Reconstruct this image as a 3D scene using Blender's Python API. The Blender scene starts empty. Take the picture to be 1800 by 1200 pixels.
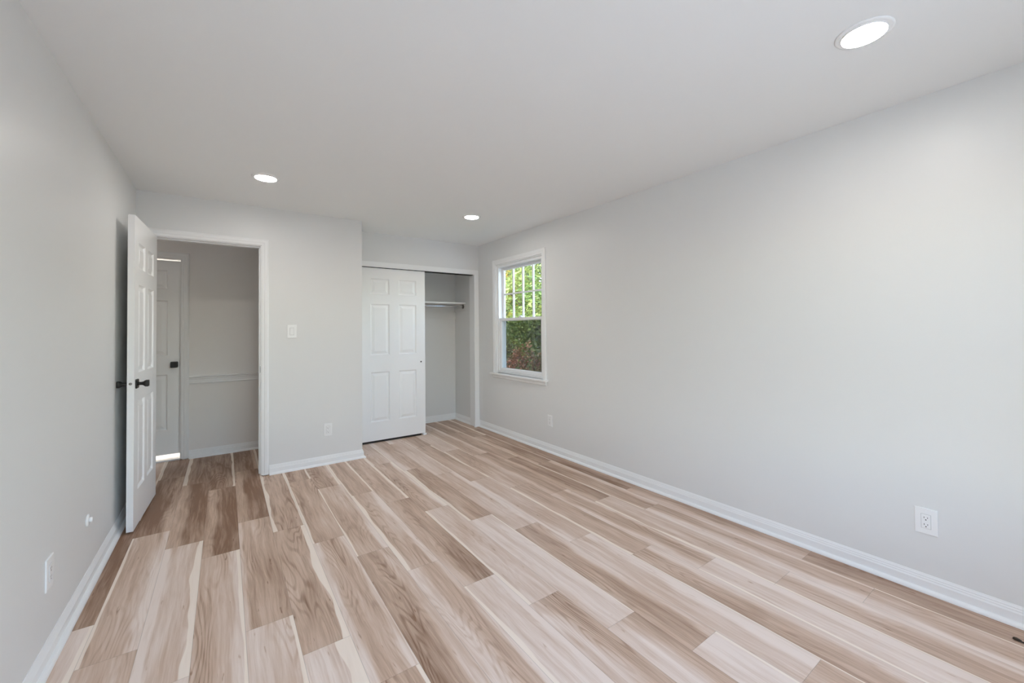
import bpy, bmesh, math, random
import numpy as np
from mathutils import Vector, Matrix

C = bpy.context.scene.collection
SC = bpy.context.scene

# ---------------------------------------------------------------- camera
H = 2.44                      # ceiling height
XL, XR = -0.5757, 2.8132      # left / right wall faces
XB, YB = 1.1556, 4.3564       # end of the wall with the bedroom door, its face
YC = 4.7988                   # closet wall face
YN = -0.55                    # wall behind the camera
YH = 5.41                     # far hall wall face
yaw, pitch, roll, fpx, cy_px, cam_h, cx_px = (0.617694473, 0.01664210, -0.00922198, 717.612, 566.047, 1.30620356, 905.061)

cd = bpy.data.cameras.new('camera')
co = bpy.data.objects.new('camera', cd); C.objects.link(co)
fw = Vector((math.sin(yaw)*math.cos(pitch), math.cos(yaw)*math.cos(pitch), math.sin(pitch)))
rt = Vector((math.cos(yaw), -math.sin(yaw), 0)); up = rt.cross(fw)
r2 = math.cos(roll)*rt + math.sin(roll)*up
u2 = -math.sin(roll)*rt + math.cos(roll)*up
M = Matrix((r2, u2, -fw)).transposed().to_4x4(); M.translation = (0, 0, cam_h)
co.matrix_world = M
cd.sensor_fit = 'HORIZONTAL'; cd.sensor_width = 36.0
cd.lens = fpx/1800*36.0
cd.shift_x = -(cx_px-900)/1800; cd.shift_y = (cy_px-600)/1800
cd.clip_start = 0.02; cd.clip_end = 300
SC.camera = co

# ---------------------------------------------------------------- colour management, world, sun
SC.view_settings.view_transform = 'Standard'; SC.view_settings.look = 'None'
SC.view_settings.exposure = 0.02; SC.view_settings.gamma = 1.0
SC.view_settings.use_curve_mapping = False
SC.cycles.diffuse_bounces = 10; SC.cycles.max_bounces = 16
SC.cycles.transparent_max_bounces = 16; SC.cycles.sample_clamp_indirect = 6.0

W = bpy.data.worlds.new('world'); SC.world = W; W.use_nodes = True
nt = W.node_tree; bg = nt.nodes['Background']
sky = nt.nodes.new('ShaderNodeTexSky'); sky.sky_type = 'NISHITA'; sky.sun_disc = False
sky.sun_elevation = math.radians(42); sky.sun_rotation = math.radians(-60); sky.air_density = 1.2; sky.dust_density = 2.0
nt.links.new(sky.outputs[0], bg.inputs[0]); bg.inputs[1].default_value = 1.5

sl = bpy.data.lights.new('sun', 'SUN'); sl.energy = 5.0; sl.angle = 0.01; sl.color = (1, .95, .86)
so = bpy.data.objects.new('sun', sl); C.objects.link(so)
so.rotation_euler = Vector((0.62, -0.33, -0.66)).to_track_quat('-Z', 'Y').to_euler()

LAMP = 117.0                  # radiance of a ceiling lamp's lens

# ---------------------------------------------------------------- materials
def srgb(r, g, b):
    f = lambda c: (c/255/12.92 if c/255 <= .04045 else ((c/255+.055)/1.055)**2.4)
    return (f(r), f(g), f(b), 1)

def mat(name, col, rough=.5, metal=0., spec=.5, bump=0., bscale=200., var=0.):
    m = bpy.data.materials.new(name); m.use_nodes = True
    n = m.node_tree; p = n.nodes['Principled BSDF']
    p.inputs['Base Color'].default_value = col if len(col) == 4 else (*col, 1)
    p.inputs['Roughness'].default_value = rough; p.inputs['Metallic'].default_value = metal
    p.inputs['Specular IOR Level'].default_value = spec
    if bump or var:
        tc = n.nodes.new('ShaderNodeTexCoord'); nz = n.nodes.new('ShaderNodeTexNoise')
        nz.inputs['Scale'].default_value = bscale; nz.inputs['Detail'].default_value = 3
        n.links.new(tc.outputs['Object'], nz.inputs['Vector'])
        if bump:
            b = n.nodes.new('ShaderNodeBump'); b.inputs['Strength'].default_value = bump; b.inputs['Distance'].default_value = .001
            n.links.new(nz.outputs['Fac'], b.inputs['Height']); n.links.new(b.outputs[0], p.inputs['Normal'])
        if var:
            nz2 = n.nodes.new('ShaderNodeTexNoise'); nz2.inputs['Scale'].default_value = bscale*.1
            n.links.new(tc.outputs['Object'], nz2.inputs['Vector'])
            mx = n.nodes.new('ShaderNodeMix'); mx.data_type = 'RGBA'
            c = p.inputs['Base Color'].default_value
            mx.inputs['A'].default_value = [x*(1-var) for x in c[:3]]+[1]
            mx.inputs['B'].default_value = [min(1, x*(1+var)) for x in c[:3]]+[1]
            n.links.new(nz2.outputs['Fac'], mx.inputs['Factor']); n.links.new(mx.outputs['Result'], p.inputs['Base Color'])
    return m

M_WALL = mat('wall paint', (.788, .790, .782), .38, spec=.35, bump=.06, bscale=420)
M_CEIL = mat('ceiling paint', (.885, .895, .892), .8, spec=.2, bump=.05, bscale=380)
M_HALL = mat('hall paint', (.87, .845, .82), .55, spec=.3, bump=.06, bscale=420)
M_TRIM = mat('white trim enamel', (.895, .90, .90), .28, spec=.5, bump=.02, bscale=60)
M_DOOR = mat('white door enamel', (.935, .94, .94), .32, spec=.5, bump=.03, bscale=90)
M_VINYL = mat('white vinyl', (.86, .865, .875), .3, spec=.5, bump=.01, bscale=60)
M_PLAST = mat('white plastic', (.92, .925, .925), .25, spec=.5, bump=.01, bscale=90)
M_BLACK = mat('black metal', (.008, .008, .008), .33, metal=.0, spec=.5, bump=.03, bscale=300)
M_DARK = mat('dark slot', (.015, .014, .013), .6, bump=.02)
M_GAP = mat('grey gap', (.42, .42, .42), .6, bump=.02)
M_CHROME = mat('chrome', (.62, .62, .62), .18, metal=1., bump=.01)
M_STEEL = mat('brushed steel', (.26, .255, .25), .35, metal=1., bump=.05, bscale=300)
M_MARBLE = mat('white marble', (.86, .86, .86), .2, var=.06, bscale=60)
M_TILE = mat('white tile', (.85, .85, .85), .25, var=.03, bscale=40)
M_BRICK = mat('exterior siding', (.55, .53, .5), .7, bump=.2, bscale=40)
M_ROOF = mat('roof felt', (.2, .2, .2), .9, bump=.2, bscale=60)
M_LAWN = mat('lawn', (.06, .10, .03), .9, bump=.5, bscale=20, var=.4)
M_BOUNCE = mat('pale concrete', (.46, .45, .44), .8, bump=.2, bscale=30, var=.06)
M_BARK = mat('bark', (.09, .06, .045), .9, bump=.8, bscale=30, var=.3)
M_DEBRIS = mat('dark debris', (.03, .02, .012), .5, bump=.3, bscale=200, var=.3)

def emit(name, col, s):
    m = bpy.data.materials.new(name); m.use_nodes = True; n = m.node_tree
    p = n.nodes['Principled BSDF']; p.inputs['Base Color'].default_value = (.9, .9, .9, 1)
    p.inputs['Emission Color'].default_value = col; p.inputs['Emission Strength'].default_value = s
    return m
M_HLENS = emit('dim warm added lamp lens', (1, .95, .89, 1), 18.)
M_BLENS = emit('bright bathroom lamp lens', (1, .97, .93, 1), 520.)
M_LENS = emit('lit lamp lens', (1, .962, .905, 1), LAMP)

def glass_mat():
    m = bpy.data.materials.new('window glass'); m.use_nodes = True; n = m.node_tree
    n.nodes.clear()
    o = n.nodes.new('ShaderNodeOutputMaterial'); t = n.nodes.new('ShaderNodeBsdfTransparent')
    t.inputs[0].default_value = (.96, .975, .97, 1)
    g = n.nodes.new('ShaderNodeBsdfGlossy'); g.inputs['Roughness'].default_value = .02
    lw0 = n.nodes.new('ShaderNodeLayerWeight'); lw0.inputs[0].default_value = .5
    pw = n.nodes.new('ShaderNodeMath'); pw.operation = 'POWER'; pw.inputs[1].default_value = 5.
    lw = n.nodes.new('ShaderNodeMath'); lw.operation = 'MULTIPLY_ADD'; lw.inputs[1].default_value = .5; lw.inputs[2].default_value = .02
    n.links.new(lw0.outputs['Facing'], pw.inputs[0]); n.links.new(pw.outputs[0], lw.inputs[0])
    mx = n.nodes.new('ShaderNodeMixShader')
    n.links.new(lw.outputs[0], mx.inputs[0]); n.links.new(t.outputs[0], mx.inputs[1]); n.links.new(g.outputs[0], mx.inputs[2])
    n.links.new(mx.outputs[0], o.inputs[0]); return m
M_GLASS = glass_mat()

def screen_mat():
    m = bpy.data.materials.new('insect screen mesh'); m.use_nodes = True; n = m.node_tree
    n.nodes.clear()
    o = n.nodes.new('ShaderNodeOutputMaterial'); t = n.nodes.new('ShaderNodeBsdfTransparent')
    d = n.nodes.new('ShaderNodeBsdfDiffuse'); d.inputs[0].default_value = (.05, .05, .055, 1)
    mx = n.nodes.new('ShaderNodeMixShader'); mx.inputs[0].default_value = .5
    n.links.new(t.outputs[0], mx.inputs[1]); n.links.new(d.outputs[0], mx.inputs[2])
    n.links.new(mx.outputs[0], o.inputs[0]); return m
M_SCREEN = screen_mat()

# ---------------------------------------------------------------- object helpers
def tag(o, label=None, cat=None, group=None, kind=None):
    if label: o['label'] = label
    if cat: o['category'] = cat
    if group: o['group'] = group
    if kind: o['kind'] = kind
    return o

def empty(name, loc=(0, 0, 0), rz=0.):
    o = bpy.data.objects.new(name, None); C.objects.link(o)
    o.location = loc; o.rotation_euler = (0, 0, rz); o.empty_display_size = .1
    return o

def obj(name, bm, m, parent=None, smooth=False):
    bmesh.ops.recalc_face_normals(bm, faces=bm.faces)
    me = bpy.data.meshes.new(name); bm.to_mesh(me); bm.free()
    me.materials.append(m)
    if smooth:
        for p in me.polygons: p.use_smooth = True
    o = bpy.data.objects.new(name, me); C.objects.link(o)
    if parent: o.parent = parent
    return o

def box(bm, x0, x1, y0, y1, z0, z1, bev=0., seg=2):
    t = bmesh.new()
    bmesh.ops.create_cube(t, size=1)
    for v in t.verts:
        v.co = Vector((x0+(v.co.x+.5)*(x1-x0), y0+(v.co.y+.5)*(y1-y0), z0+(v.co.z+.5)*(z1-z0)))
    if bev: bmesh.ops.bevel(t, geom=list(t.edges), offset=bev, segments=seg, affect='EDGES', profile=.7)
    tmp = bpy.data.meshes.new('t'); t.to_mesh(tmp); t.free(); bm.from_mesh(tmp); bpy.data.meshes.remove(tmp)

def boxes(name, lst, m, parent=None, bev=0.):
    bm = bmesh.new()
    for b in lst: box(bm, *b, bev=bev)
    return obj(name, bm, m, parent)

def sweep(bm, path, profile, side, place, closed=False):
    """profile [(d, t)] swept along a mitred 2-D path; d to the given side of the path, t out of its plane; place maps (a, b, t) to xyz"""
    n = len(path); P = [Vector(p) for p in path]; rings = []
    for i in range(n):
        d0 = (P[i]-P[i-1]).normalized() if (i > 0 or closed) else None
        d1 = (P[(i+1) % n]-P[i]).normalized() if (i < n-1 or closed) else None
        nrm = lambda d: Vector((-d.y, d.x))*side
        if d0 is None: off = nrm(d1)
        elif d1 is None: off = nrm(d0)
        else:
            a, b = nrm(d0), nrm(d1); off = (a+b)/(1+a.dot(b))
        rings.append([bm.verts.new(place(P[i].x+off.x*d, P[i].y+off.y*d, t)) for d, t in profile])
    k = len(profile)
    for i in range(n if closed else n-1):
        A, B = rings[i], rings[(i+1) % n]
        for j in range(k):
            bm.faces.new((A[j], A[(j+1) % k], B[(j+1) % k], B[j]))
    if not closed:
        bm.faces.new(rings[0]); bm.faces.new(list(reversed(rings[-1])))

def lathe(bm, prof, axis, origin, seg=32, caps=True):
    """prof [(r, h)] turned round axis through origin"""
    ax = Vector(axis).normalized(); s = ax.orthogonal().normalized(); q = ax.cross(s); o = Vector(origin); rings = []
    for r, h in prof:
        rings.append([bm.verts.new(o+ax*h+(s*math.cos(2*math.pi*i/seg)+q*math.sin(2*math.pi*i/seg))*r) for i in range(seg)])
    for A, B in zip(rings, rings[1:]):
        for i in range(seg): bm.faces.new((A[i], A[(i+1) % seg], B[(i+1) % seg], B[i]))
    if caps: bm.faces.new(rings[0]); bm.faces.new(list(reversed(rings[-1])))

def sq_loft(bm, prof, axis, origin, upv=(0, 0, 1), seg=32):
    """prof [(half size, h, power)] : rounded-square sections along axis"""
    ax = Vector(axis).normalized(); u = Vector(upv); s = u.cross(ax).normalized(); o = Vector(origin); rings = []
    for r, h, p in prof:
        ring = []
        for i in range(seg):
            a = 2*math.pi*(i+.5)/seg; ca, sa = math.cos(a), math.sin(a)
            k = (abs(ca)**p+abs(sa)**p)**(-1/p)
            ring.append(bm.verts.new(o+ax*h+s*(r*k*ca)+u*(r*k*sa)))
        rings.append(ring)
    for A, B in zip(rings, rings[1:]):
        for i in range(seg): bm.faces.new((A[i], A[(i+1) % seg], B[(i+1) % seg], B[i]))
    bm.faces.new(rings[0]); bm.faces.new(list(reversed(rings[-1])))

def struct(o, label, cat):
    return tag(o, label, cat, kind='structure')

# ---------------------------------------------------------------- floor : one mesh, one quad per plank
PW, X0P, PL = 0.1832, -0.474, 1.235
# per column: a known joint y ; planks repeat every PL from there
JOINT = {-6: 1.3, -5: 1.65, -4: 2.0, -3: 2.3, -2: 1.95, -1: 2.606, 0: 2.300, 1: 3.242, 2: 2.982, 3: 2.151, 4: 3.094, 5: 1.546, 6: 2.476, 7: 2.165, 8: 1.865,
         9: 1.56, 10: 2.474, 11: 2.19, 12: 1.87, 13: 1.552, 14: 1.253, 15: 2.186, 16: 1.88, 17: 2.195}
# (column, lower joint) : tone 0 dark .. 1 light, sapwood streak width left / right (m), soft pale band left / right (m), cathedral figure
PK = {(-1, 2.606): (.18, 0, 0, 0, 0, .3), (-1, 1.371): (.55, 0, .03, 0, .08, .3),
      (0, 2.300): (.62, .016, 0, 0, .04, .7), (0, 3.535): (.15, 0, 0, 0, .05, .4), (0, 1.065): (.55, 0, 0, 0, 0, .6), (0, 4.77): (.25, .02, 0, 0, 0, .3),
      (1, 2.007): (.66, 0, .045, .04, 0, .6), (1, 3.242): (.10, 0, 0, .06, 0, .4), (1, 4.477): (.28, .045, 0, 0, 0, .6), (1, .772): (.6, 0, 0, 0, .05, .5),
      (2, 2.982): (.10, 0, 0, .06, 0, .5), (2, 1.747): (.52, 0, .018, 0, .04, 1.), (2, 4.217): (.26, 0, .03, 0, 0, .8), (2, .512): (.6, .01, 0, 0, .04, 1.),
      (3, 3.386): (.16, 0, 0, .06, 0, .5), (3, 2.151): (.44, 0, 0, .02, 0, .8), (3, .916): (.74, 0, .02, 0, 0, 1.), (3, 4.621): (.22, 0, 0, 0, .04, .4),
      (4, 3.094): (.50, .035, .01, 0, 0, 1.), (4, 1.859): (.48, 0, .045, 0, .03, 1.), (4, .624): (.82, 0, .06, 0, 0, .4),
      (5, 4.016): (.45, .02, .02, 0, 0, .6), (5, 2.781): (.50, .02, 0, 0, 0, 1.), (5, 1.546): (.56, 0, 0, .03, .03, 1.), (5, .311): (.5, 0, .02, 0, 0, 1.),
      (6, 3.711): (.45, 0, .02, 0, .03, .8), (6, 2.476): (.64, .013, 0, 0, .03, .5), (6, 1.241): (.34, 0, 0, 0, .07, 1.), (6, .006): (.7, 0, .02, 0, 0, .4),
      (7, 3.400): (.48, .02, .025, 0, 0, .6), (7, 2.165): (.56, .035, 0, 0, .04, .8), (7, .930): (.46, 0, 0, .08, .03, .7), (7, 4.635): (.4, 0, .02, 0, 0, .4),
      (8, 3.1): (.60, 0, .03, 0, 0, .6), (8, 1.865): (.30, 0, 0, .07, 0, .6), (8, .630): (.76, .03, 0, 0, .03, .3), (8, 4.335): (.6, 0, 0, 0, .05, .3),
      (9, 4.03): (.62, .01, .022, 0, 0, .4), (9, 2.795): (.45, 0, .03, 0, .04, .6), (9, 1.56): (.68, .03, 0, 0, 0, .5), (9, .325): (.40, 0, 0, .08, 0, 1.),
      (10, 3.709): (.55, 0, 0, .05, 0, .4), (10, 2.474): (.38, .03, 0, 0, 0, .6), (10, 1.239): (.74, 0, .012, 0, 0, .5), (10, .004): (.38, 0, 0, .09, 0, .6),
      (11, 3.425): (.70, 0, .012, 0, 0, .3), (11, 2.19): (.66, 0, 0, 0, .04, .3), (11, .955): (.32, 0, 0, 0, .06, .6), (11, -.28): (.84, 0, .02, 0, 0, .2),
      (12, 3.105): (.5, 0, .022, 0, 0, .4), (12, 1.87): (.66, 0, 0, .03, 0, .3), (12, .635): (.62, 0, 0, 0, .07, .5), (12, -.6): (.5, .01, 0, 0, 0, .6),
      (13, 2.787): (.55, .016, .0, 0, 0, .4), (13, 1.552): (.42, .035, 0, 0, 0, .5), (13, .317): (.36, .014, 0, 0, .05, .6),
      (14, 3.723): (.55, .016, 0, 0, .04, .3), (14, 2.488): (.34, 0, 0, .07, 0, .5), (14, 1.253): (.40, 0, 0, .05, .03, .6), (14, .018): (.70, .018, 0, 0, .05, .3),
      (15, 3.421): (.45, 0, .018, 0, .0, .3), (15, 2.186): (.26, 0, .012, .05, 0, .4), (15, .951): (.58, .03, 0, 0, 0, .4), (15, -.284): (.46, .018, 0, 0, .04, .4),
      (16, 3.115): (.30, 0, 0, .04, 0, .3), (16, 1.88): (.38, .014, 0, 0, .05, .4), (16, .645): (.46, 0, 0, .06, .02, .4), (16, -.59): (.48, 0, .015, .06, 0, .5),
      (17, 3.43): (.24, .012, 0, 0, 0, .2), (17, 2.195): (.22, .012, 0, 0, 0, .3), (17, .96): (.26, .0, 0, .06, 0, .3), (17, -.275): (.24, 0, 0, 0, 0, .4)}
FX0, FX1, FY0, FY1 = -1.5, 2.813, YN, 5.47
rng = random.Random(11)
planks = []
for c in range(-6, 18):
    x0 = max(X0P+c*PW, FX0); x1 = min(X0P+(c+1)*PW, FX1)
    if x1-x0 < .005: continue
    j0 = JOINT[c]; k = math.floor((FY0-j0)/PL)
    y = j0+k*PL
    while y < FY1:
        key = None
        for (cc, yy), v in PK.items():
            if cc == c and abs(yy-y) < .35: key = v
        if key is None:
            t = rng.choice([.2, .35, .5, .62, .75]); s = rng.random()
            key = (t, .025 if s < .25 else 0, .025 if s > .75 else 0, .05*(rng.random() < .3), .05*(rng.random() < .3), rng.random())
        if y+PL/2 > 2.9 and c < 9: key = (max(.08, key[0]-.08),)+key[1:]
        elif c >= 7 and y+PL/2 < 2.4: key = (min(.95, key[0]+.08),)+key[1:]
        a, b = max(y, FY0), min(y+PL, FY1)
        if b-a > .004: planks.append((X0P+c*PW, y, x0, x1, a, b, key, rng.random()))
        y += PL
vs, fs, uv, A1, A2 = [], [], [], [], []
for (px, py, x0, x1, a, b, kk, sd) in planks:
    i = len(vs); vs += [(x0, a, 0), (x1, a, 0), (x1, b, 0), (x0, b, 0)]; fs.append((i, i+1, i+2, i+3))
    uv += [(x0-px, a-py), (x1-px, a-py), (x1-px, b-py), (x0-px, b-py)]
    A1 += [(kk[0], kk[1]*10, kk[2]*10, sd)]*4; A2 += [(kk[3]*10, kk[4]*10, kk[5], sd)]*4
i = len(vs)                                   # the slab under the planks
vs += [(x, y, z) for z in (-.004, -.2) for x, y in ((FX0, FY0), (FX1, FY0), (FX1, FY1), (FX0, FY1))]
fs += [(i, i+1, i+2, i+3), (i+7, i+6, i+5, i+4)]+[(i+k, i+4+k, i+4+(k+1) % 4, i+(k+1) % 4) for k in range(4)]
uv += [(0.09, 0.5)]*8; A1 += [(.3, 0, 0, 0)]*8; A2 += [(0, 0, 0, 0)]*8
me = bpy.data.meshes.new('floor'); me.from_pydata(vs, [], fs)
ul = me.uv_layers.new(name='plank')
for l in me.loops: ul.data[l.index].uv = uv[l.vertex_index]
for nm, A in (('plank_a', A1), ('plank_b', A2)):
    at = me.attributes.new(nm, 'FLOAT_COLOR', 'POINT')
    at.data.foreach_set('color', np.array(A, dtype=np.float32).ravel())

def floor_mat():
    m = bpy.data.materials.new('wood plank floor'); m.use_nodes = True; n = m.node_tree; N = n.nodes; L = n.links
    p = N['Principled BSDF']
    def node(t, **k):
        x = N.new(t)
        for a, v in k.items(): setattr(x, a, v)
        return x
    def link(v, s):
        if isinstance(v, (int, float)): s.default_value = v
        else: L.new(v, s)
    def math_(op, a, b=0., c=0., clamp=False):
        x = node('ShaderNodeMath', operation=op, use_clamp=clamp)
        link(a, x.inputs[0]); link(b, x.inputs[1]); link(c, x.inputs[2]); return x.outputs[0]
    def comb(x, y, z):
        k = node('ShaderNodeCombineXYZ'); link(x, k.inputs[0]); link(y, k.inputs[1]); link(z, k.inputs[2]); return k.outputs[0]
    def noise(v, scale=1., detail=2., rough=.5):
        k = node('ShaderNodeTexNoise'); L.new(v, k.inputs['Vector']); k.inputs['Scale'].default_value = scale
        k.inputs['Detail'].default_value = detail; k.inputs['Roughness'].default_value = rough; return k.outputs['Fac']
    def smooth(x, lo, hi, a=0., b=1.):
        k = node('ShaderNodeMapRange', interpolation_type='SMOOTHSTEP'); link(x, k.inputs['Value'])
        link(lo, k.inputs['From Min']); link(hi, k.inputs['From Max']); link(a, k.inputs['To Min']); link(b, k.inputs['To Max']); return k.outputs[0]
    def mix(f, a, b):
        k = node('ShaderNodeMix', data_type='RGBA'); link(f, k.inputs['Factor'])
        for v, s in ((a, k.inputs['A']), (b, k.inputs['B'])):
            if isinstance(v, tuple): s.default_value = v
            else: L.new(v, s)
        return k.outputs['Result']
    u_ = node('ShaderNodeUVMap', uv_map='plank'); su = node('ShaderNodeSeparateXYZ'); L.new(u_.outputs[0], su.inputs[0])
    u, v = su.outputs[0], su.outputs[1]
    a1 = node('ShaderNodeAttribute', attribute_name='plank_a'); s1 = node('ShaderNodeSeparateColor'); L.new(a1.outputs['Color'], s1.inputs[0])
    a2 = node('ShaderNodeAttribute', attribute_name='plank_b'); s2 = node('ShaderNodeSeparateColor'); L.new(a2.outputs['Color'], s2.inputs[0])
    tone, sL, sR, seed = s1.outputs[0], math_('MULTIPLY', s1.outputs[1], .1), math_('MULTIPLY', s1.outputs[2], .1), math_('MULTIPLY', a1.outputs['Alpha'], 57.)
    bL, bR, cath = math_('MULTIPLY', s2.outputs[0], .1), math_('MULTIPLY', s2.outputs[1], .1), s2.outputs[2]
    ur = math_('SUBTRACT', PW, u)
    # wandering line for the sapwood boundary
    wav = noise(comb(math_('MULTIPLY', v, 2.1), seed, 0.), 1., 2., .45)
    wav2 = noise(comb(math_('MULTIPLY', v, 2.1), math_('ADD', seed, 31.), 0.), 1., 2., .45)
    def streak(d, w, wv):
        ww = math_('MULTIPLY', w, math_('MULTIPLY_ADD', wv, 1.8, -.24))
        on = smooth(w, .002, .006)
        return math_('MULTIPLY', smooth(d, math_('SUBTRACT', ww, .0022), math_('ADD', ww, .0022), 1., 0.), on)
    st = math_('MAXIMUM', streak(u, sL, wav), streak(ur, sR, wav2))
    def band(d, w, wv):
        ww = math_('MULTIPLY', w, math_('MULTIPLY_ADD', wv, 1.8, .1))
        return math_('MULTIPLY', smooth(d, math_('MULTIPLY', ww, .55), math_('MULTIPLY', ww, 1.3), 1., 0.), smooth(w, .005, .02))
    bd = math_('MAXIMUM', band(u, bL, wav2), band(ur, bR, wav))
    # broad tone drift along the plank, warped so that lines wander
    warp = noise(comb(math_('MULTIPLY', u, 5.), math_('MULTIPLY', v, 2.2), seed), 1., 3., .5)
    uw = math_('MULTIPLY_ADD', warp, .05, u)
    drift = noise(comb(math_('MULTIPLY', uw, 22.), math_('MULTIPLY', v, 1.1), seed), 1., 3., .55)
    drift2 = noise(comb(math_('MULTIPLY', uw, 9.), math_('MULTIPLY', v, 1.6), math_('ADD', seed, 9.)), 1., 2., .5)
    # figure: contour lines of a stretched field
    fld = noise(comb(math_('MULTIPLY', u, 8.), math_('MULTIPLY', v, 1.0), math_('ADD', seed, 3.)), 1., 1.5, .40)
    rng_ = math_('SINE', math_('MULTIPLY', fld, 125.))
    rngm = smooth(rng_, -.2, 1.1)
    rngm = math_('MULTIPLY', rngm, math_('MULTIPLY', cath, smooth(noise(comb(math_('MULTIPLY', u, 7.), math_('MULTIPLY', v, 1.3), math_('ADD', seed, 71.)), 1., 1.), .42, .62)))
    # fine fibre
    fib = noise(comb(math_('MULTIPLY', uw, 210.), math_('MULTIPLY', v, 7.), seed), 1., 4., .65)
    fib2 = noise(comb(math_('MULTIPLY', uw, 70.), math_('MULTIPLY', v, 3.), math_('ADD', seed, 5.)), 1., 3., .6)
    # small dark flecks and knots
    fl = noise(comb(math_('MULTIPLY', uw, 60.), math_('MULTIPLY', v, 9.), math_('ADD', seed, 13.)), 1., 2., .5)
    fleck = smooth(fl, .70, .78)
    t = math_('ADD', tone, math_('MULTIPLY_ADD', drift, .60, -.30))
    t = math_('ADD', t, math_('MULTIPLY_ADD', drift2, .62, -.31))
    t = math_('ADD', t, math_('MULTIPLY_ADD', fib2, .62, -.31))
    t = math_('ADD', t, math_('MULTIPLY_ADD', fib, .40, -.20))
    t = math_('SUBTRACT', t, math_('MULTIPLY', rngm, .22))
    t = math_('ADD', t, math_('MULTIPLY', bd, .36))
    t = math_('SUBTRACT', t, math_('MULTIPLY', fleck, .35), clamp=True)
    cr = node('ShaderNodeValToRGB'); L.new(t, cr.inputs[0])
    e = cr.color_ramp.elements
    e[0].position = 0.; e[0].color = DARK
    e[1].position = 1.; e[1].color = PALE
    x = e.new(.5); x.color = MIDT
    col = mix(math_('MULTIPLY', st, math_('MULTIPLY_ADD', fib2, .3, .75)), cr.outputs[0], SAP)
    # seams
    ve = math_('MINIMUM', v, math_('SUBTRACT', PL, v)); ue = math_('MINIMUM', u, ur)
    seam = math_('MAXIMUM', smooth(ue, .0004, .0014, 1., 0.), smooth(ve, .0004, .0016, 1., 0.))
    col = mix(math_('MULTIPLY', seam, .35), col, (.10, .075, .06, 1))
    L.new(col, p.inputs['Base Color'])
    L.new(math_('MULTIPLY_ADD', fib, .16, .40), p.inputs['Roughness'])
    p.inputs['Specular IOR Level'].default_value = .45
    b = node('ShaderNodeBump'); b.inputs['Strength'].default_value = .12; b.inputs['Distance'].default_value = .001
    hh = math_('SUBTRACT', fib, math_('MULTIPLY', seam, 2.)); L.new(hh, b.inputs['Height']); L.new(b.outputs[0], p.inputs['Normal'])
    return m
DARK = srgb(139, 105, 82); MIDT = srgb(207, 179, 158); PALE = srgb(239, 222, 211); SAP = srgb(248, 233, 219)
me.materials.append(floor_mat())
fo = bpy.data.objects.new('floor', me); C.objects.link(fo)
struct(fo, 'wide light and mid brown wood plank floor with pale sapwood streaks', 'floor')

# ---------------------------------------------------------------- walls and ceiling
OPL, OPR, OPT = -0.484, 0.264, 2.080          # bedroom door opening (inside its jamb)
JT = .018                                      # jamb board thickness
CL0, CLR, CLT = 1.20, 2.735, 2.040             # closet opening
HDL, HDR, HDT = -1.10, -0.372, 2.050           # hall door opening
WY0, WY1, WZ0, WZ1 = 3.436, 4.375, .757, 2.120 # window opening in the right wall
YBB = YB+.115; YCB = YC+.11; YCL = 5.42; YHB = YH+.12

struct(boxes('ceiling', [(-1.62, 2.96, YN-.12, 7.2, H, H+.12)], M_CEIL), 'flat pale grey white ceiling with recessed lights', 'ceiling')
struct(boxes('wall_left', [(XL-.12, XL, YN-.12, YBB, 0, H)], M_WALL), 'pale grey left wall behind the open bedroom door', 'wall')
struct(boxes('wall_right', [(XR, XR+.15, YN-.12, WY0, -.2, H), (XR, XR+.15, WY1, YCL+.1, -.2, H), (XR, XR+.15, WY0, WY1, -.2, WZ0), (XR, XR+.15, WY0, WY1, WZ1, H)], M_WALL),
       'long pale grey right wall holding the sash window', 'wall')
struct(boxes('wall_back', [(XL, OPL-JT, YB, YBB, 0, H), (OPR+JT, XB, YB, YBB, 0, H), (OPL-JT, OPR+JT, YB, YBB, OPT+JT, H), (XB-.1, XB, YBB, YCL, 0, H)], M_WALL),
       'pale grey far wall around the bedroom doorway with light switch', 'wall')
struct(boxes('wall_closet_front', [(XB, CL0-JT, YC, YCB, 0, H), (CLR+JT, XR, YC, YCB, 0, H), (CL0-JT, CLR+JT, YC, YCB, CLT+.03, H)], M_WALL),
       'narrow pale grey wall above and beside the closet opening', 'wall')
struct(boxes('wall_closet_back', [(XB-.1, XR, YCL, YCL+.1, 0, H)], M_WALL), 'grey back wall inside the closet', 'wall')
struct(boxes('wall_closet_right', [(2.768, XR, YCB, YCL, 0, H)], M_WALL), 'grey end wall inside the closet carrying the rod', 'wall')
W2X0, W2X1, W2Z0, W2Z1 = -.15, 1.95, .60, 2.15
struct(boxes('wall_front', [(XL-.12, W2X0, YN-.12, YN, 0, H), (W2X1, XR, YN-.12, YN, 0, H), (W2X0, W2X1, YN-.12, YN, 0, W2Z0), (W2X0, W2X1, YN-.12, YN, W2Z1, H)], M_WALL),
       'pale grey wall behind the viewer with a wide window', 'wall')
struct(boxes('wall_hall_back', [(-1.5, HDL-JT, YH, YHB, 0, H), (HDR+JT, XB-.1, YH, YHB, 0, H), (HDL-JT, HDR+JT, YH, YHB, HDT+JT, H)], M_HALL),
       'dim taupe hall wall seen through the bedroom doorway', 'wall')
struct(boxes('wall_hall_left', [(-1.62, -1.5, YBB-.1, YHB, 0, H), (-1.5, XL-.12, YB, YBB, 0, H)], M_HALL), 'taupe end wall of the hall hidden by the open door', 'wall')
struct(boxes('wall_bathroom', [(-1.62, -1.5, YHB, 7.1, -.1, H), (.2, .32, YHB, 7.1, -.1, H), (-1.62, .32, 7.1, 7.2, -.1, H)], M_HALL), 'walls of the lit room behind the closed hall door', 'wall')
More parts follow.
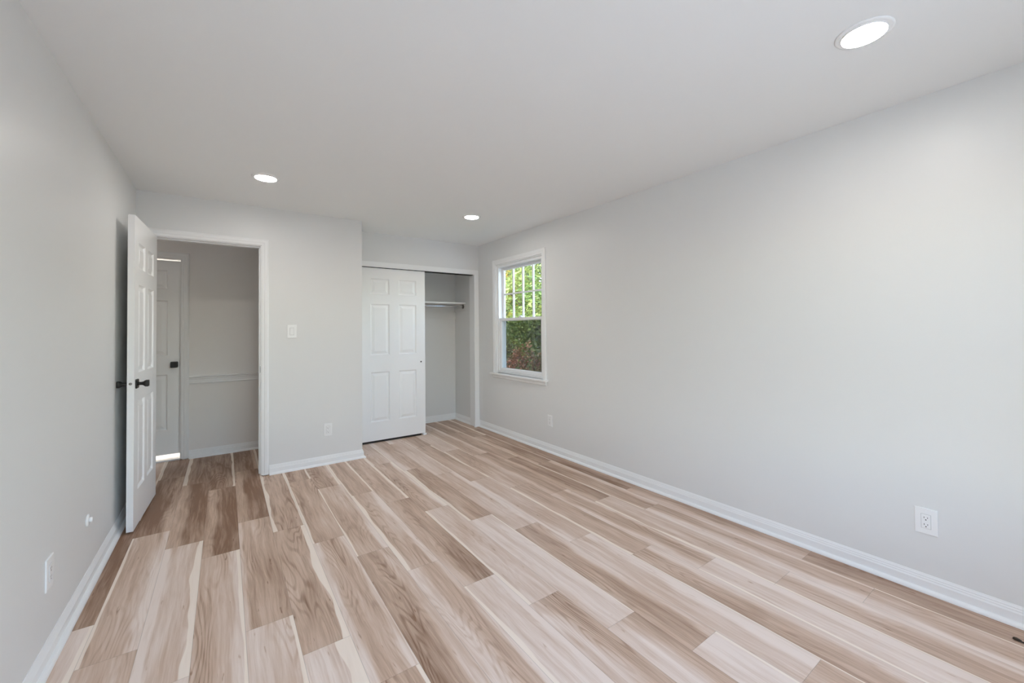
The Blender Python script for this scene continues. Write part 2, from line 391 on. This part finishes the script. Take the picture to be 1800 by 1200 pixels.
struct(boxes('floor_bathroom', [(-1.5, .2, YHB-.02, 7.1, -.2, .012)], M_TILE), 'white tiled floor behind the closed hall door', 'floor')

# ---------------------------------------------------------------- baseboards
BPROF = [(0, 0), (.0125, 0), (.0125, .053), (.0085, .061), (.0100, .0635), (.0062, .071), (.0074, .0735), (.0034, .082), (.0028, .085), (0, .085)]
SHOE = [(.0125, 0)]+[(.0125+.019*math.cos(a), .019*math.sin(a)) for a in np.linspace(0, math.pi/2, 6)]
def baseboard(name, path, side, label):
    bm = bmesh.new(); sweep(bm, path, BPROF, side, lambda a, b, t: (a, b, t))
    o = struct(obj(name, bm, M_TRIM), label, 'baseboard')
    bm = bmesh.new(); sweep(bm, path, SHOE, side, lambda a, b, t: (a, b, t)); obj('shoe_moulding', bm, M_TRIM, o)
    return o
baseboard('baseboard_right', [(XR, YN), (XR, YC-.001)], 1, 'long white baseboard with shoe moulding along the right wall')
baseboard('baseboard_left', [(XL, YN), (XL, YB-.001)], -1, 'white baseboard running behind the open door on the left wall')
baseboard('baseboard_back', [(OPR+.068, YB), (XB, YB), (XB, YC-.002)], -1, 'short white baseboard below the light switch wall')
baseboard('baseboard_hall', [(HDR+.072, YH), (XB-.102, YH)], -1, 'white baseboard on the taupe hall wall')
baseboard('baseboard_closet', [(XB+.002, YCL), (2.768, YCL), (2.768, YCB+.002)], -1, 'white baseboard inside the closet')
baseboard('baseboard_front', [(XR-.03, YN), (XL+.03, YN)], -1, 'white baseboard on the wall behind the viewer')

# ---------------------------------------------------------------- door casings and jambs
CAS = [(0, 0), (0, .010), (.006, .012), (.020, .013), (.026, .016), (.044, .018), (.052, .015), (.058, .011), (.058, 0)]
def casing(bm, l, r, top, y, rev=.006, wid=1., z0=.010, out=-1):
    pr = [(d*wid, t) for d, t in CAS]
    sweep(bm, [(l-rev, z0), (l-rev, top+rev), (r+rev, top+rev), (r+rev, z0)], pr, 1, lambda a, b, t: (a, y+out*t, b))
def jamb(bm, l, r, top, y0, y1, z0=.010):
    box(bm, l-JT, l, y0, y1, z0, top+JT); box(bm, r, r+JT, y0, y1, z0, top+JT); box(bm, l, r, y0, y1, top, top+JT)

bm = bmesh.new(); casing(bm, OPL, OPR, OPT, YB)
t1 = struct(obj('trim_1', bm, M_TRIM), 'white moulded casing around the open bedroom doorway', 'door casing')
bm = bmesh.new(); jamb(bm, OPL, OPR, OPT, YB, YBB); obj('jamb', bm, M_TRIM, t1)
bm = bmesh.new()
box(bm, OPL, OPL+.011, YB+.042, YB+.078, .012, OPT); box(bm, OPR-.011, OPR, YB+.042, YB+.078, .012, OPT); box(bm, OPL+.011, OPR-.011, YB+.042, YB+.078, OPT-.011, OPT)
obj('door_stop', bm, M_TRIM, t1)
bm = bmesh.new(); box(bm, OPR-.002, OPR+.001, YB+.004, YB+.034, .93, .99)
sp = tag(obj('strike_plate', bm, M_STEEL, t1), 'small metal strike plate')
bm = bmesh.new(); box(bm, OPR-.0026, OPR+.001, YB+.010, YB+.026, .945, .975); obj('latch_hole', bm, M_DARK, sp)

bm = bmesh.new()
box(bm, XB+.002, XR-.012, YC-.014, YC, CLT, CLT+.062, bev=.002)
box(bm, CLR, 2.800, YC-.014, YC, .004, CLT, bev=.002)
t2 = struct(obj('trim_2', bm, M_TRIM), 'plain white board casing around the closet opening', 'closet casing')
bm = bmesh.new()
box(bm, CLR, CLR+JT, YC, YCB+.01, .004, CLT+.03); box(bm, CL0-JT, CL0, YC, YCB+.01, .004, CLT+.03); box(bm, CL0, CLR, YC, YCB+.01, CLT+.012, CLT+.03)
obj('jamb', bm, M_TRIM, t2)
bm = bmesh.new(); box(bm, CL0, CLR, YC+.022, YC+.095, CLT-.004, CLT+.012); tag(obj('door_track', bm, M_DARK, t2), 'dark sliding door track')
bm = bmesh.new()      # small plinth where casing meets the wall
box(bm, CLR-.006, XR-.012, YC-.020, YC-.012, 0, .085, bev=.002); lathe(bm, [(.017, 0), (.015, .008), (.009, .016), (.002, .019)], (0, 0, 1), (CLR+.0, YC-.016, 0), 16)
obj('plinth', bm, M_TRIM, t2)

bm = bmesh.new(); casing(bm, HDL, HDR, HDT, YH, wid=1.12)
t3 = struct(obj('trim_3', bm, M_TRIM), 'white casing around the closed hall door', 'door casing')
bm = bmesh.new(); jamb(bm, HDL, HDR, HDT, YH, YHB); obj('jamb', bm, M_TRIM, t3)
bm = bmesh.new()
RAIL = [(0, .764), (.010, .766), (.013, .776), (.010, .784), (.012, .812), (.016, .818), (.016, .828), (.024, .833), (.026, .841), (.022, .846), (0, .847)]
sweep(bm, [(HDR+.072, YH), (XB-.102, YH)], RAIL, -1, lambda a, b, t: (a, b, t))
struct(obj('trim_4', bm, M_TRIM), 'white chair rail along the taupe hall wall', 'chair rail')
struct(boxes('trim_5', [(HDL, HDR, YH+.004, YHB+.03, 0, .016)], M_MARBLE, bev=.003), 'white marble threshold under the closed hall door', 'threshold')
struct(boxes('trim_6', [(XB+.02, 2.768, YCL-.018, YCL, 1.462, 1.555), (2.750, 2.768, YCB+.02, YCL-.018, 1.575, 1.665), (XB+.002, 2.768, YCL-.018, YCL, 1.635, 1.66)], M_WALL, bev=.002),
       'painted cleat boards on the closet walls below the shelf', 'cleat')

# ---------------------------------------------------------------- six panel doors
def panel_faces(bm, x0, x1, z0, z1, y, out):
    """a raised panel set in the opening; out = +1 / -1 along local y"""
    rings = []
    for ins, dep in ((0, 0), (.003, .001), (.012, .0125), (.020, .0125), (.046, .0035), (.049, .0030)):
        rings.append([bm.verts.new((x, y-out*dep, z)) for x, z in ((x0+ins, z0+ins), (x1-ins, z0+ins), (x1-ins, z1-ins), (x0+ins, z1-ins))])
    for A, B in zip(rings, rings[1:]):
        for i in range(4): bm.faces.new((A[i], A[(i+1) % 4], B[(i+1) % 4], B[i]))
    bm.faces.new(rings[-1])

def door_leaf(parent, w, h, t, cols, rows, m):
    """leaf in local x 0..w, y 0..t, z 0..h with the stiles and rails as one mesh and each panel a mesh of its own"""
    xs = [0]+[c for p in cols for c in p]+[w]; zs = [0]+[r for p in rows for r in p]+[h]
    bm = bmesh.new()
    for y in (0, t):
        for i in range(len(xs)-1):
            for j in range(len(zs)-1):
                if i % 2 == 1 and j % 2 == 1: continue
                bm.faces.new([bm.verts.new((x, y, z)) for x, z in ((xs[i], zs[j]), (xs[i+1], zs[j]), (xs[i+1], zs[j+1]), (xs[i], zs[j+1]))])
    for a, b in (((0, 0), (w, 0)), ((w, 0), (w, h)), ((w, h), (0, h)), ((0, h), (0, 0))):
        bm.faces.new([bm.verts.new(v) for v in ((a[0], 0, a[1]), (b[0], 0, b[1]), (b[0], t, b[1]), (a[0], t, a[1]))])
    bmesh.ops.remove_doubles(bm, verts=bm.verts, dist=1e-5)
    leaf = obj('door_leaf', bm, m, parent)
    for r in rows:
        for c in cols:
            bm = bmesh.new()
            panel_faces(bm, c[0], c[1], r[0], r[1], 0, -1); panel_faces(bm, c[0], c[1], r[0], r[1], t, 1)
            o = obj('door_panel', bm, m, leaf)
    return leaf

def knob(parent, origin, axis, name='door_knob'):
    bm = bmesh.new()
    sq_loft(bm, [(.0140, .004, 4), (.0115, .014, 2.6), (.0108, .024, 2.4), (.0125, .034, 3), (.0190, .043, 5), (.0215, .048, 6), (.0218, .060, 7), (.0200, .0635, 6), (.012, .065, 4)], axis, origin)
    k = tag(obj(name, bm, M_BLACK, parent, True), 'black square flared door knob')
    bm = bmesh.new()
    sq_loft(bm, [(.0305, 0, 12), (.0305, .006, 12), (.0285, .0085, 12)], axis, origin)
    obj('rosette', bm, M_BLACK, k)
    return k

# door_1 : the bedroom door, swung wide open along the left wall. local x runs from the hinge to the latch edge
LW, LH, LT = .728, 2.068, .035
ang = math.atan2(-.722, -.034)                  # direction hinge -> latch edge
d1 = empty('door_1', (-.4490, 4.352, .013), ang)
struct(d1, 'white six panel bedroom door standing wide open against the left wall', 'door')
# local +y after this rotation points to +x of the room, so the visible face is y = 0 shifted: leaf occupies y -t..0
leafroot = empty('leaf', (0, -LT, 0)); leafroot.parent = d1
bpy.data.objects.remove(leafroot)
rows6 = [(.235, .835), (1.02, 1.62), (1.725, 1.905)]
def shift_children(o, dy):
    for ch in [o]+list(o.children):
        if ch.type == 'MESH': ch.data.transform(Matrix.Translation((0, dy, 0)))
lf = door_leaf(d1, LW, LH, LT, [(.115, .325), (.410, .617)], rows6, M_DOOR)
Rm = Matrix.Rotation(ang, 3, 'Z')
sgn = 1 if (Rm @ Vector((0, 1, 0))).x > 0 else -1     # which local y looks into the room
if sgn > 0: shift_children(lf, -LT); yf, yb = 0., -LT
else: yf, yb = 0., LT
knob(d1, (LW-.062, yf, .952), (0, sgn, 0)); knob(d1, (LW-.062, yb, .952), (0, -sgn, 0))
bm = bmesh.new(); lathe(bm, [(.0085, 0), (.0085, .002), (.007, .004)], (1, 0, 0), (LW, (yf+yb)/2, .958), 20)
tag(obj('latch', bm, M_STEEL, d1, True), 'round grey steel latch')
for hz in (.2, 1.03, 1.86):
    bm = bmesh.new(); lathe(bm, [(.006, -.045), (.006, .045)], (0, 0, 1), (-.004, yb, hz), 14)
    box(bm, -.002, 0.0005, min(yf, yb)+.004, max(yf, yb)-.002, hz-.044, hz+.044); obj('hinge', bm, M_STEEL, d1)

# door_2 : sliding closet door pushed to the left
CW, CH = .806, 2.012
d2 = empty('door_2', (1.240, YC+.028, .024)); struct(d2, 'white six panel sliding closet door pushed to the left', 'closet door')
door_leaf(d2, CW, CH, .032, [(.135, .360), (.470, .695)], [(.215, .795), (.990, 1.590), (1.700, 1.890)], M_DOOR)
bm = bmesh.new(); box(bm, .003, CW-.055, .004, .020, -.0215, .0005); tag(obj('bottom_strip', bm, M_DARK, d2), 'dark strip below the closet door')  # dark strip filling the space between door and floor
bm = bmesh.new(); lathe(bm, [(.0095, -.0008), (.0095, .0008), (.0075, .0012), (.0068, -.0004)], (0, -1, 0), (CW-.055, 0, .887), 20)
fp = tag(obj('finger_pull', bm, M_STEEL, d2, True), 'small round metal finger pull')
bm = bmesh.new(); lathe(bm, [(.0070, 0), (.0070, .0014)], (0, -1, 0), (CW-.055, 0, .887), 18); obj('pull_recess', bm, M_DARK, fp)
dg = empty('door_guide', (2.035, YC+.044, 0)); tag(dg, 'small white plastic floor guide under the closet door corner', 'door guide')
bm = bmesh.new(); box(bm, -.022, .022, -.030, -.018, 0.0005, .021, bev=.002); box(bm, -.022, .022, .018, .030, .0005, .021, bev=.002); box(bm, -.022, .022, -.018, .018, .0005, .006); obj('guide_bracket', bm, M_PLAST, dg)

# door_3 : closed door across the hall
HW = HDR-HDL-.006
d3 = empty('door_3', (HDL+.003, YH+.050, .062)); struct(d3, 'white six panel door closed across the hall', 'door')
door_leaf(d3, HW, HDT-.062-.010, .035, [(.112, .313), (.410, .622)], [(.245, .812), (1.005, 1.570), (1.683, 1.880)], M_DOOR)
k3 = (HW-.049, 0, .910)
bm = bmesh.new(); sq_loft(bm, [(.012, .006, 3), (.011, .020, 2.5), (.0125, .030, 3), (.024, .042, 8), (.0275, .046, 14), (.0275, .058, 14), (.026, .060, 14)], (0, -1, 0), k3)
kk = tag(obj('door_knob', bm, M_BLACK, d3), 'black square door knob')
bm = bmesh.new(); sq_loft(bm, [(.031, 0, 14), (.031, .006, 14), (.029, .008, 14)], (0, -1, 0), k3); obj('rosette', bm, M_BLACK, kk)

# ---------------------------------------------------------------- closet shelf and rod
cs = empty('closet_shelf', (XB+.1, 0, 1.664)); tag(cs, 'white closet shelf board above the chrome rod', 'shelf')
bm = bmesh.new(); box(bm, -.095, 2.768-XB-.101, 5.085, YCL-.001, 0, .019, bev=.0015); obj('shelf_board', bm, M_TRIM, cs)
cr = empty('closet_rod', (0, 5.135, 1.628)); tag(cr, 'chrome hanging rod under the white closet shelf', 'closet rod')
bm = bmesh.new(); lathe(bm, [(.0135, 0), (.0135, 2.748-XB-.004)], (1, 0, 0), (XB+.003, 0, 0), 24); obj('rod', bm, M_CHROME, cr, False)
bm = bmesh.new(); lathe(bm, [(.030, 0), (.030, .004), (.020, .006), (.018, .018)], (-1, 0, 0), (2.7495, 0, 0), 28)
tag(obj('rod_socket', bm, M_STEEL, cr, False), 'dark steel rod socket')

# ---------------------------------------------------------------- windows
def window(name, loc, rz, w, z0, z1, label, cols=4, rows=2, screen=True, inner=True):
    """local x along the wall, y outward, z up; origin in the middle of the opening on the wall face"""
    h = w/2
    win = struct(empty(name, loc, rz), label, 'window')
    bm = bmesh.new()
    sweep(bm, [(-h-.002, z0-.002), (-h-.002, z1+.002), (h+.002, z1+.002), (h+.002, z0-.002)], [(d*1.0, t) for d, t in CAS], 1, lambda a, b, t: (a, -t, b))
    obj('window_casing', bm, M_TRIM, win)
    bm = bmesh.new()       # wooden reveal lining
    box(bm, -h-.001, -h+.010, 0, .14, z0, z1); box(bm, h-.010, h+.001, 0, .14, z0, z1); box(bm, -h+.010, h-.010, 0, .14, z1-.010, z1+.001)
    obj('reveal', bm, M_TRIM, win)
    bm = bmesh.new()
    box(bm, -h-.095, h+.085, -.045, .030, z0-.020, z0, bev=.004); obj('window_sill', bm, M_TRIM, win)
    bm = bmesh.new()
    sweep(bm, [(-h-.055, 0), (h+.055, 0)], [(.0, z0-.066), (.006, z0-.066), (.014, z0-.058), (.014, z0-.034), (.018, z0-.028), (.018, z0-.020), (0, z0-.020)], -1, lambda a, b, t: (a, b, t))
    obj('apron', bm, M_TRIM, win)
    bm = bmesh.new(); f = .030     # vinyl frame
    a0, a1, b0, b1 = -h+.010, h-.010, z0, z1-.010
    box(bm, a0, a0+f, .018, .125, b0, b1); box(bm, a1-f, a1, .018, .125, b0, b1); box(bm, a0+f, a1-f, .018, .125, b1-f, b1); box(bm, a0+f, a1-f, .018, .125, b0, b0+f)
    # track ribs
    for s in (a0+f, a1-f-.006): box(bm, s, s+.006, .064, .070, b0+f, b1-f)
    obj('window_frame', bm, M_VINYL, win)
    zm = z0+(z1-z0)*.490
    s0, s1 = a0+f+.001, a1-f-.001
    def sash(nm, y0, y1, c0, c1, st, rb, rt_):
        bm = bmesh.new()
        sweep(bm, [(s0, c0), (s0, c1), (s1, c1), (s1, c0)], [(0, 0), (0, y1-y0), (st-.010, y1-y0), (st, y1-y0-.010), (st, .008), (st-.012, 0)], -1, lambda a, b, t: (a, y1-t, b), closed=True)
        o = obj(nm, bm, M_VINYL, win)
        if rb > st: 
            bm2 = bmesh.new(); box(bm2, s0+st, s1-st, y0+.004, y1-.004, c0+st-.002, c0+rb); obj('bottom_rail', bm2, M_VINYL, o)
        bm = bmesh.new(); ym = (y0+y1)/2
        box(bm, s0+st-.004, s1-st+.004, ym-.003, ym+.003, c0+st-.004, c1-st+.004); obj('glass_pane', bm, M_GLASS, o)
        return o, st, ym
    lo, st, ym = sash('lower_sash', .030, .062, b0+f+.001, zm+.018, .036, 0, 0)
    bm = bmesh.new(); box(bm, -.03, .03, .036, .058, zm+.018, zm+.030, bev=.003); box(bm, -.008, .018, .030, .050, zm+.028, zm+.040, bev=.003); obj('sash_lock', bm, M_VINYL, lo)
    us, st, ym = sash('upper_sash', .072, .104, zm-.014, b1-f-.001, .032, 0, 0)
    g0, g1, k0, k1 = s0+st, s1-st, zm-.014+st, b1-f-.001-st
    mw = .009
    for i in range(1, cols):
        x = g0+(g1-g0)*i/cols; bm = bmesh.new(); box(bm, x-mw, x+mw, ym-.012, ym+.012, k0, k1, bev=.003); obj('muntin', bm, M_VINYL, us)
    for j in range(1, rows):
        z = k0+(k1-k0)*j/rows; bm = bmesh.new(); box(bm, g0, g1, ym-.0115, ym+.0115, z-mw, z+mw, bev=.003); obj('muntin', bm, M_VINYL, us)
    if screen:
        bm = bmesh.new(); box(bm, s0, s1, .112, .1135, b0+f, zm+.01); sc = tag(obj('insect_screen', bm, M_SCREEN, win), 'fine dark insect screen')
        bm = bmesh.new(); q = .014
        box(bm, s0, s0+q, .108, .118, b0+f, zm+.01); box(bm, s1-q, s1, .108, .118, b0+f, zm+.01); box(bm, s0+q, s1-q, .108, .118, b0+f, b0+f+q); box(bm, s0+q, s1-q, .108, .118, zm+.01-q, zm+.01)
        obj('screen_frame', bm, M_VINYL, sc)
    return win
window('window_1', (XR, (WY0+WY1)/2, 0), -math.pi/2, WY1-WY0, WZ0, WZ1, 'white double hung sash window with muntins in the right wall')
window('window_2', ((W2X0+W2X1)/2, YN, 0), math.pi, W2X1-W2X0, W2Z0, W2Z1, 'wide white sash window behind the viewer', cols=6, screen=False)

# ---------------------------------------------------------------- recessed ceiling lights
def downlight(x, y, label, z=H, lens=None):
    t = empty('recessed_light', (x, y, z)); tag(t, label, 'ceiling light', 'recessed ceiling lights')
    bm = bmesh.new()
    lathe(bm, [(.070, -.0100), (.072, -.0050), (.080, -.0062), (.088, -.0050), (.0905, -.0020), (.0905, -.0005), (.070, -.0005)], (0, 0, 1), (0, 0, 0), 64, caps=False)
    obj('trim_ring', bm, M_PLAST, t, True)
    bm = bmesh.new(); lathe(bm, [(.0695, -.0006), (.0695, -.0040), (.060, -.0062), (.035, -.0078), (.008, -.0085)], (0, 0, 1), (0, 0, 0), 48)
    tag(obj('lens', bm, lens or M_LENS, t, True), 'glowing white lens')
    return t
downlight(.243, 3.495, 'lit recessed light in the ceiling near the bedroom doorway')
downlight(2.021, 3.579, 'lit recessed light in the ceiling in front of the closet')
downlight(2.018, .486, 'large lit recessed light nearest the viewer on the ceiling')
downlight(.243, .486, 'lit recessed light in the ceiling above the viewer')
downlight(-1.05, 4.93, 'dim unseen lamp added in the hall ceiling to brighten the hall', lens=M_HLENS)  # added lamp, out of view, lifts the brightness of the hall
downlight(-.9, 6.2, 'lit recessed light in the room behind the hall door', lens=M_BLENS)

# ---------------------------------------------------------------- outlets and switch
def plate(root, w, h, t=.0055):
    bm = bmesh.new(); a = .0035
    r = [[bm.verts.new((sx*(w/2-i), -d, sz*(h/2-i))) for sx, sz in ((-1, -1), (1, -1), (1, 1), (-1, 1))] for i, d in ((0, .0003), (0, t-.003), (a*.3, t-.0008), (a, t))]
    for A, B in zip(r, r[1:]):
        for i in range(4): bm.faces.new((A[i], A[(i+1) % 4], B[(i+1) % 4], B[i]))
    bm.faces.new(r[0]); bm.faces.new(r[-1])
    p = obj('cover_plate', bm, M_PLAST, root)
    for s in (-1, 1):
        bm = bmesh.new(); lathe(bm, [(.003, t-.0005), (.003, t+.0005), (.002, t+.0008)], (0, -1, 0), (0, 0, s*.0485), 12); obj('screw', bm, M_PLAST, p)
    return p
def outlet(loc, rz, label, w=.082, h=.126):
    o = empty('electrical_outlet', loc, rz); tag(o, label, 'outlet', 'white wall outlets'); t = .0055
    plate(o, w, h)
    bm = bmesh.new(); box(bm, -.0166, .0166, -t-.0022, -t+.001, -.0335, .0335, bev=.0012); r = obj('receptacle', bm, M_PLAST, o)
    bm = bmesh.new(); box(bm, -.0178, .0178, -t-.0003, -t+.0006, -.0347, .0347); tag(obj('surround_gap', bm, M_GAP, o), 'thin grey gap around the receptacle')
    for s in (-1, 1):
        z = s*.0165
        for x, hh in ((-.0062, .0040), (.0062, .0032)):
            bm = bmesh.new(); box(bm, x-.0010, x+.0010, -t-.0025, -t-.0015, z+.002-hh, z+.002+hh); obj('slot', bm, M_DARK, r)
        bm = bmesh.new(); lathe(bm, [(.0026, t+.0015), (.0026, t+.0026)], (0, -1, 0), (0, 0, z-.0085), 14); obj('ground_hole', bm, M_DARK, r)
    return o
HP = math.pi/2
outlet((XR, .4835, .3435), HP*-1, 'white outlet near the viewer low on the right wall')
outlet((XR, 3.331, .331), HP*-1, 'white outlet below the window low on the right wall', .070, .115)
outlet((.8285, YB, .3355), 0, 'white outlet below the light switch on the far wall', .076, .122)
outlet((XL, 2.440, .345), HP, 'white outlet low on the left wall nearest the viewer', .082, .126)
ls = empty('light_switch', (.515, YB, 1.3025)); tag(ls, 'white rocker light switch beside the bedroom doorway', 'light switch')
plate(ls, .080, .126)
bm = bmesh.new(); box(bm, -.0178, .0178, -.0058, -.0049, -.0347, .0347); obj('surround_gap', bm, M_GAP, ls)
bm = bmesh.new()
pts = [(-.033, .0068), (0, .0080), (.033, .0105)]
for (z0, t0), (z1, t1_) in zip(pts, pts[1:]):
    q = [bm.verts.new(v) for v in ((-.0163, -t0, z0), (.0163, -t0, z0), (.0163, -t1_, z1), (-.0163, -t1_, z1), (-.0163, -.0052, z0), (.0163, -.0052, z0), (.0163, -.0052, z1), (-.0163, -.0052, z1))]
    for f in ((0, 1, 2, 3), (4, 5, 6, 7), (0, 1, 5, 4), (2, 3, 7, 6), (1, 2, 6, 5), (0, 3, 7, 4)): bm.faces.new([q[i] for i in f])
obj('rocker', bm, M_PLAST, ls)
wj = empty('wall_bumper', (XL, 3.003, .343), HP); tag(wj, 'round white door bumper low on the left wall near the open door', 'door bumper')
bm = bmesh.new(); lathe(bm, [(.030, .0002), (.030, .004), (.026, .008), (.022, .009)], (0, -1, 0), (0, 0, 0), 32); obj('bumper_base', bm, M_PLAST, wj, True)
bm = bmesh.new(); lathe(bm, [(.013, .0085), (.013, .018), (.011, .021), (.004, .022)], (0, -1, 0), (0, 0, 0), 24); obj('bumper_tip', bm, M_PLAST, wj, True)

# ---------------------------------------------------------------- the crumb of debris on the floor
bm = bmesh.new(); rr = random.Random(4)
bmesh.ops.create_icosphere(bm, subdivisions=2, radius=1)
for v in bm.verts:
    s = 1+rr.uniform(-.25, .25)
    v.co = Vector((v.co.x*.0065*s, v.co.y*.013*s, max(v.co.z*.006*s, -.0040)+.0042))
t = bmesh.new(); bmesh.ops.create_icosphere(t, subdivisions=2, radius=1)
for v in t.verts:
    s = 1+rr.uniform(-.2, .2)
    v.co = Vector((v.co.x*.0042*s-.003, v.co.y*.019*s-.026, max(v.co.z*.0035*s, -.003)+.0032))
tm = bpy.data.meshes.new('t'); t.to_mesh(tm); t.free(); bm.from_mesh(tm); bpy.data.meshes.remove(tm)
db = obj('wood_chip', bm, M_DEBRIS); db.location = (2.672, .200, 0)
tag(db, 'tiny dark wood chip lying on the floor by the right baseboard', 'debris')

# ---------------------------------------------------------------- outside
GZ = -2.9
struct(boxes('ground', [(-30, 45, -30, 50, GZ-.3, GZ)], M_LAWN), 'lawn below the window', 'lawn')
struct(boxes('bounce_slab', [(-14, 16, -26, YN-.2, GZ, GZ+.04)], M_BOUNCE), 'unseen pale concrete slab added to bounce daylight up into the room', 'bounce_slab')  # added pale reflector, unseen, sends daylight up through window_2 to the ceiling
struct(boxes('wall_exterior', [(XR+.15, XR+.17, YN-.12, 7.2, GZ, -.2), (XL-.12, XR+.15, YN-.14, YN-.12, GZ, -.2)], M_BRICK), 'siding of the storey below', 'wall')
struct(boxes('roof', [(-1.9, XR+.5, YN-.5, 7.6, H+.13, H+.30)], M_ROOF), 'flat dark roof over the room', 'roof')

def leaf_mat():
    m = bpy.data.materials.new('leaves'); m.use_nodes = True; n = m.node_tree
    p = n.nodes['Principled BSDF']; at = n.nodes.new('ShaderNodeAttribute'); at.attribute_name = 'leaf'
    n.links.new(at.outputs['Color'], p.inputs['Base Color']); p.inputs['Roughness'].default_value = .55
    tr = n.nodes.new('ShaderNodeBsdfTranslucent'); n.links.new(at.outputs['Color'], tr.inputs[0])
    mx = n.nodes.new('ShaderNodeMixShader'); mx.inputs[0].default_value = .35
    o = n.nodes['Material Output']
    n.links.new(p.outputs[0], mx.inputs[1]); n.links.new(tr.outputs[0], mx.inputs[2]); n.links.new(mx.outputs[0], o.inputs[0]); return m
M_LEAF = leaf_mat()

def tree(loc, height, crown_r, crown_z, pal, seed, label, nclump=60, per=120, size=.10, cat='tree', name='leafy_tree', group='trees outside the window'):
    g = np.random.default_rng(seed)
    t = empty(name, (loc[0], loc[1], GZ)); tag(t, label, cat, group)
    ct = g.normal(size=(nclump, 3)); ct /= np.linalg.norm(ct, axis=1)[:, None]
    ct *= (g.random((nclump, 1))**.45)*np.array([crown_r, crown_r, crown_z])
    ct[:, 2] += height-crown_z
    bm = bmesh.new()
    rt_ = max(.08, height*.018)
    lathe(bm, [(rt_*1.3, 0), (rt_, .5), (rt_*.7, height*.5), (rt_*.3, height*.85)], (0, 0, 1), (0, 0, 0), 10)
    for c in ct[:26]*np.array([.9, .9, 1]):
        b0 = Vector((0, 0, max(.5, min(c[2]*.75, height*.8)))); d = Vector(c)-b0
        if d.length > .2: lathe(bm, [(rt_*.3, 0), (rt_*.08, d.length)], d, b0, 6)
    obj('trunk', bm, M_BARK, t, True)
    N = nclump*per
    cen = np.repeat(ct, per, 0)+g.normal(size=(N, 3))*np.array([.34, .34, .24])*crown_r*.55
    ell = (cen-np.array([0, 0, height-crown_z]))/np.array([crown_r, crown_r, crown_z]); q = np.linalg.norm(ell, axis=1)[:, None]
    cen = np.where(q > 1, np.array([0, 0, height-crown_z])+ell/q*(.8+.2*g.random((N, 1)))*np.array([crown_r, crown_r, crown_z]), cen)
    nv = g.normal(size=(N, 3)); nv[:, 2] = np.abs(nv[:, 2])+.4; nv /= np.linalg.norm(nv, axis=1)[:, None]
    a = np.cross(nv, g.normal(size=(N, 3))); a /= np.linalg.norm(a, axis=1)[:, None]; b = np.cross(nv, a)
    s = size*(.6+.8*g.random((N, 1)))
    V = np.stack([cen-a*s, cen-b*s*.45+nv*s*.12, cen+a*s, cen+b*s*.45+nv*s*.12], 1).reshape(-1, 3)
    F = np.arange(N*4).reshape(-1, 4)
    me = bpy.data.meshes.new('foliage'); me.from_pydata(V.tolist(), [], F.tolist())
    pal = np.array([srgb(*c)[:3] for c in pal]); wt = g.random((nclump, len(pal)))**3; wt /= wt.sum(1)[:, None]
    cb = np.repeat(wt @ pal, per, 0)*(.75+.5*g.random((N, 1)))
    cb = np.concatenate([cb, np.ones((N, 1))], 1); cb = np.repeat(cb, 4, 0).astype(np.float32)
    at = me.attributes.new('leaf', 'FLOAT_COLOR', 'POINT'); at.data.foreach_set('color', cb.ravel())
    me.materials.append(M_LEAF)
    o = bpy.data.objects.new('foliage', me); C.objects.link(o); o.parent = t
    return t
GREEN = [(140, 155, 85), (105, 130, 70), (170, 175, 110), (80, 105, 60)]
YELL = [(210, 180, 85), (175, 165, 85), (140, 148, 80), (95, 112, 60)]
DKG = [(60, 85, 50), (80, 105, 60), (95, 115, 60)]
RED = [(150, 95, 85), (125, 75, 70), (110, 115, 70), (165, 120, 80), (90, 100, 60)]
tree((8.3, 10.0), 7.6, 1.48, 2.9, GREEN, 1, 'tall bright green tree filling the upper panes', 90, 130, .075)
tree((8.6, 13.3), 8.0, 1.62, 3.1, YELL, 2, 'tall yellow green tree behind the left upper panes', 80, 130, .075)
tree((12.7, 15.9), 9.0, 2.2, 3.6, DKG, 3, 'dark evergreen tree standing farthest from the window', 90, 120, .10)
tree((13.0, 20.9), 9.4, 2.5, 3.6, GREEN, 4, 'pale green tree at the far left beyond the window', 80, 120, .10)
tree((5.4, 6.5), 4.25, 1.0, 1.8, RED, 5, 'reddish autumn shrub seen through the lower right pane', 80, 130, .05, 'shrub', 'autumn_shrub')
tree((5.5, 8.75), 4.1, 1.05, 1.8, RED+DKG, 6, 'mixed red and green shrub behind the lower left pane', 80, 130, .05, 'shrub', 'autumn_shrub')
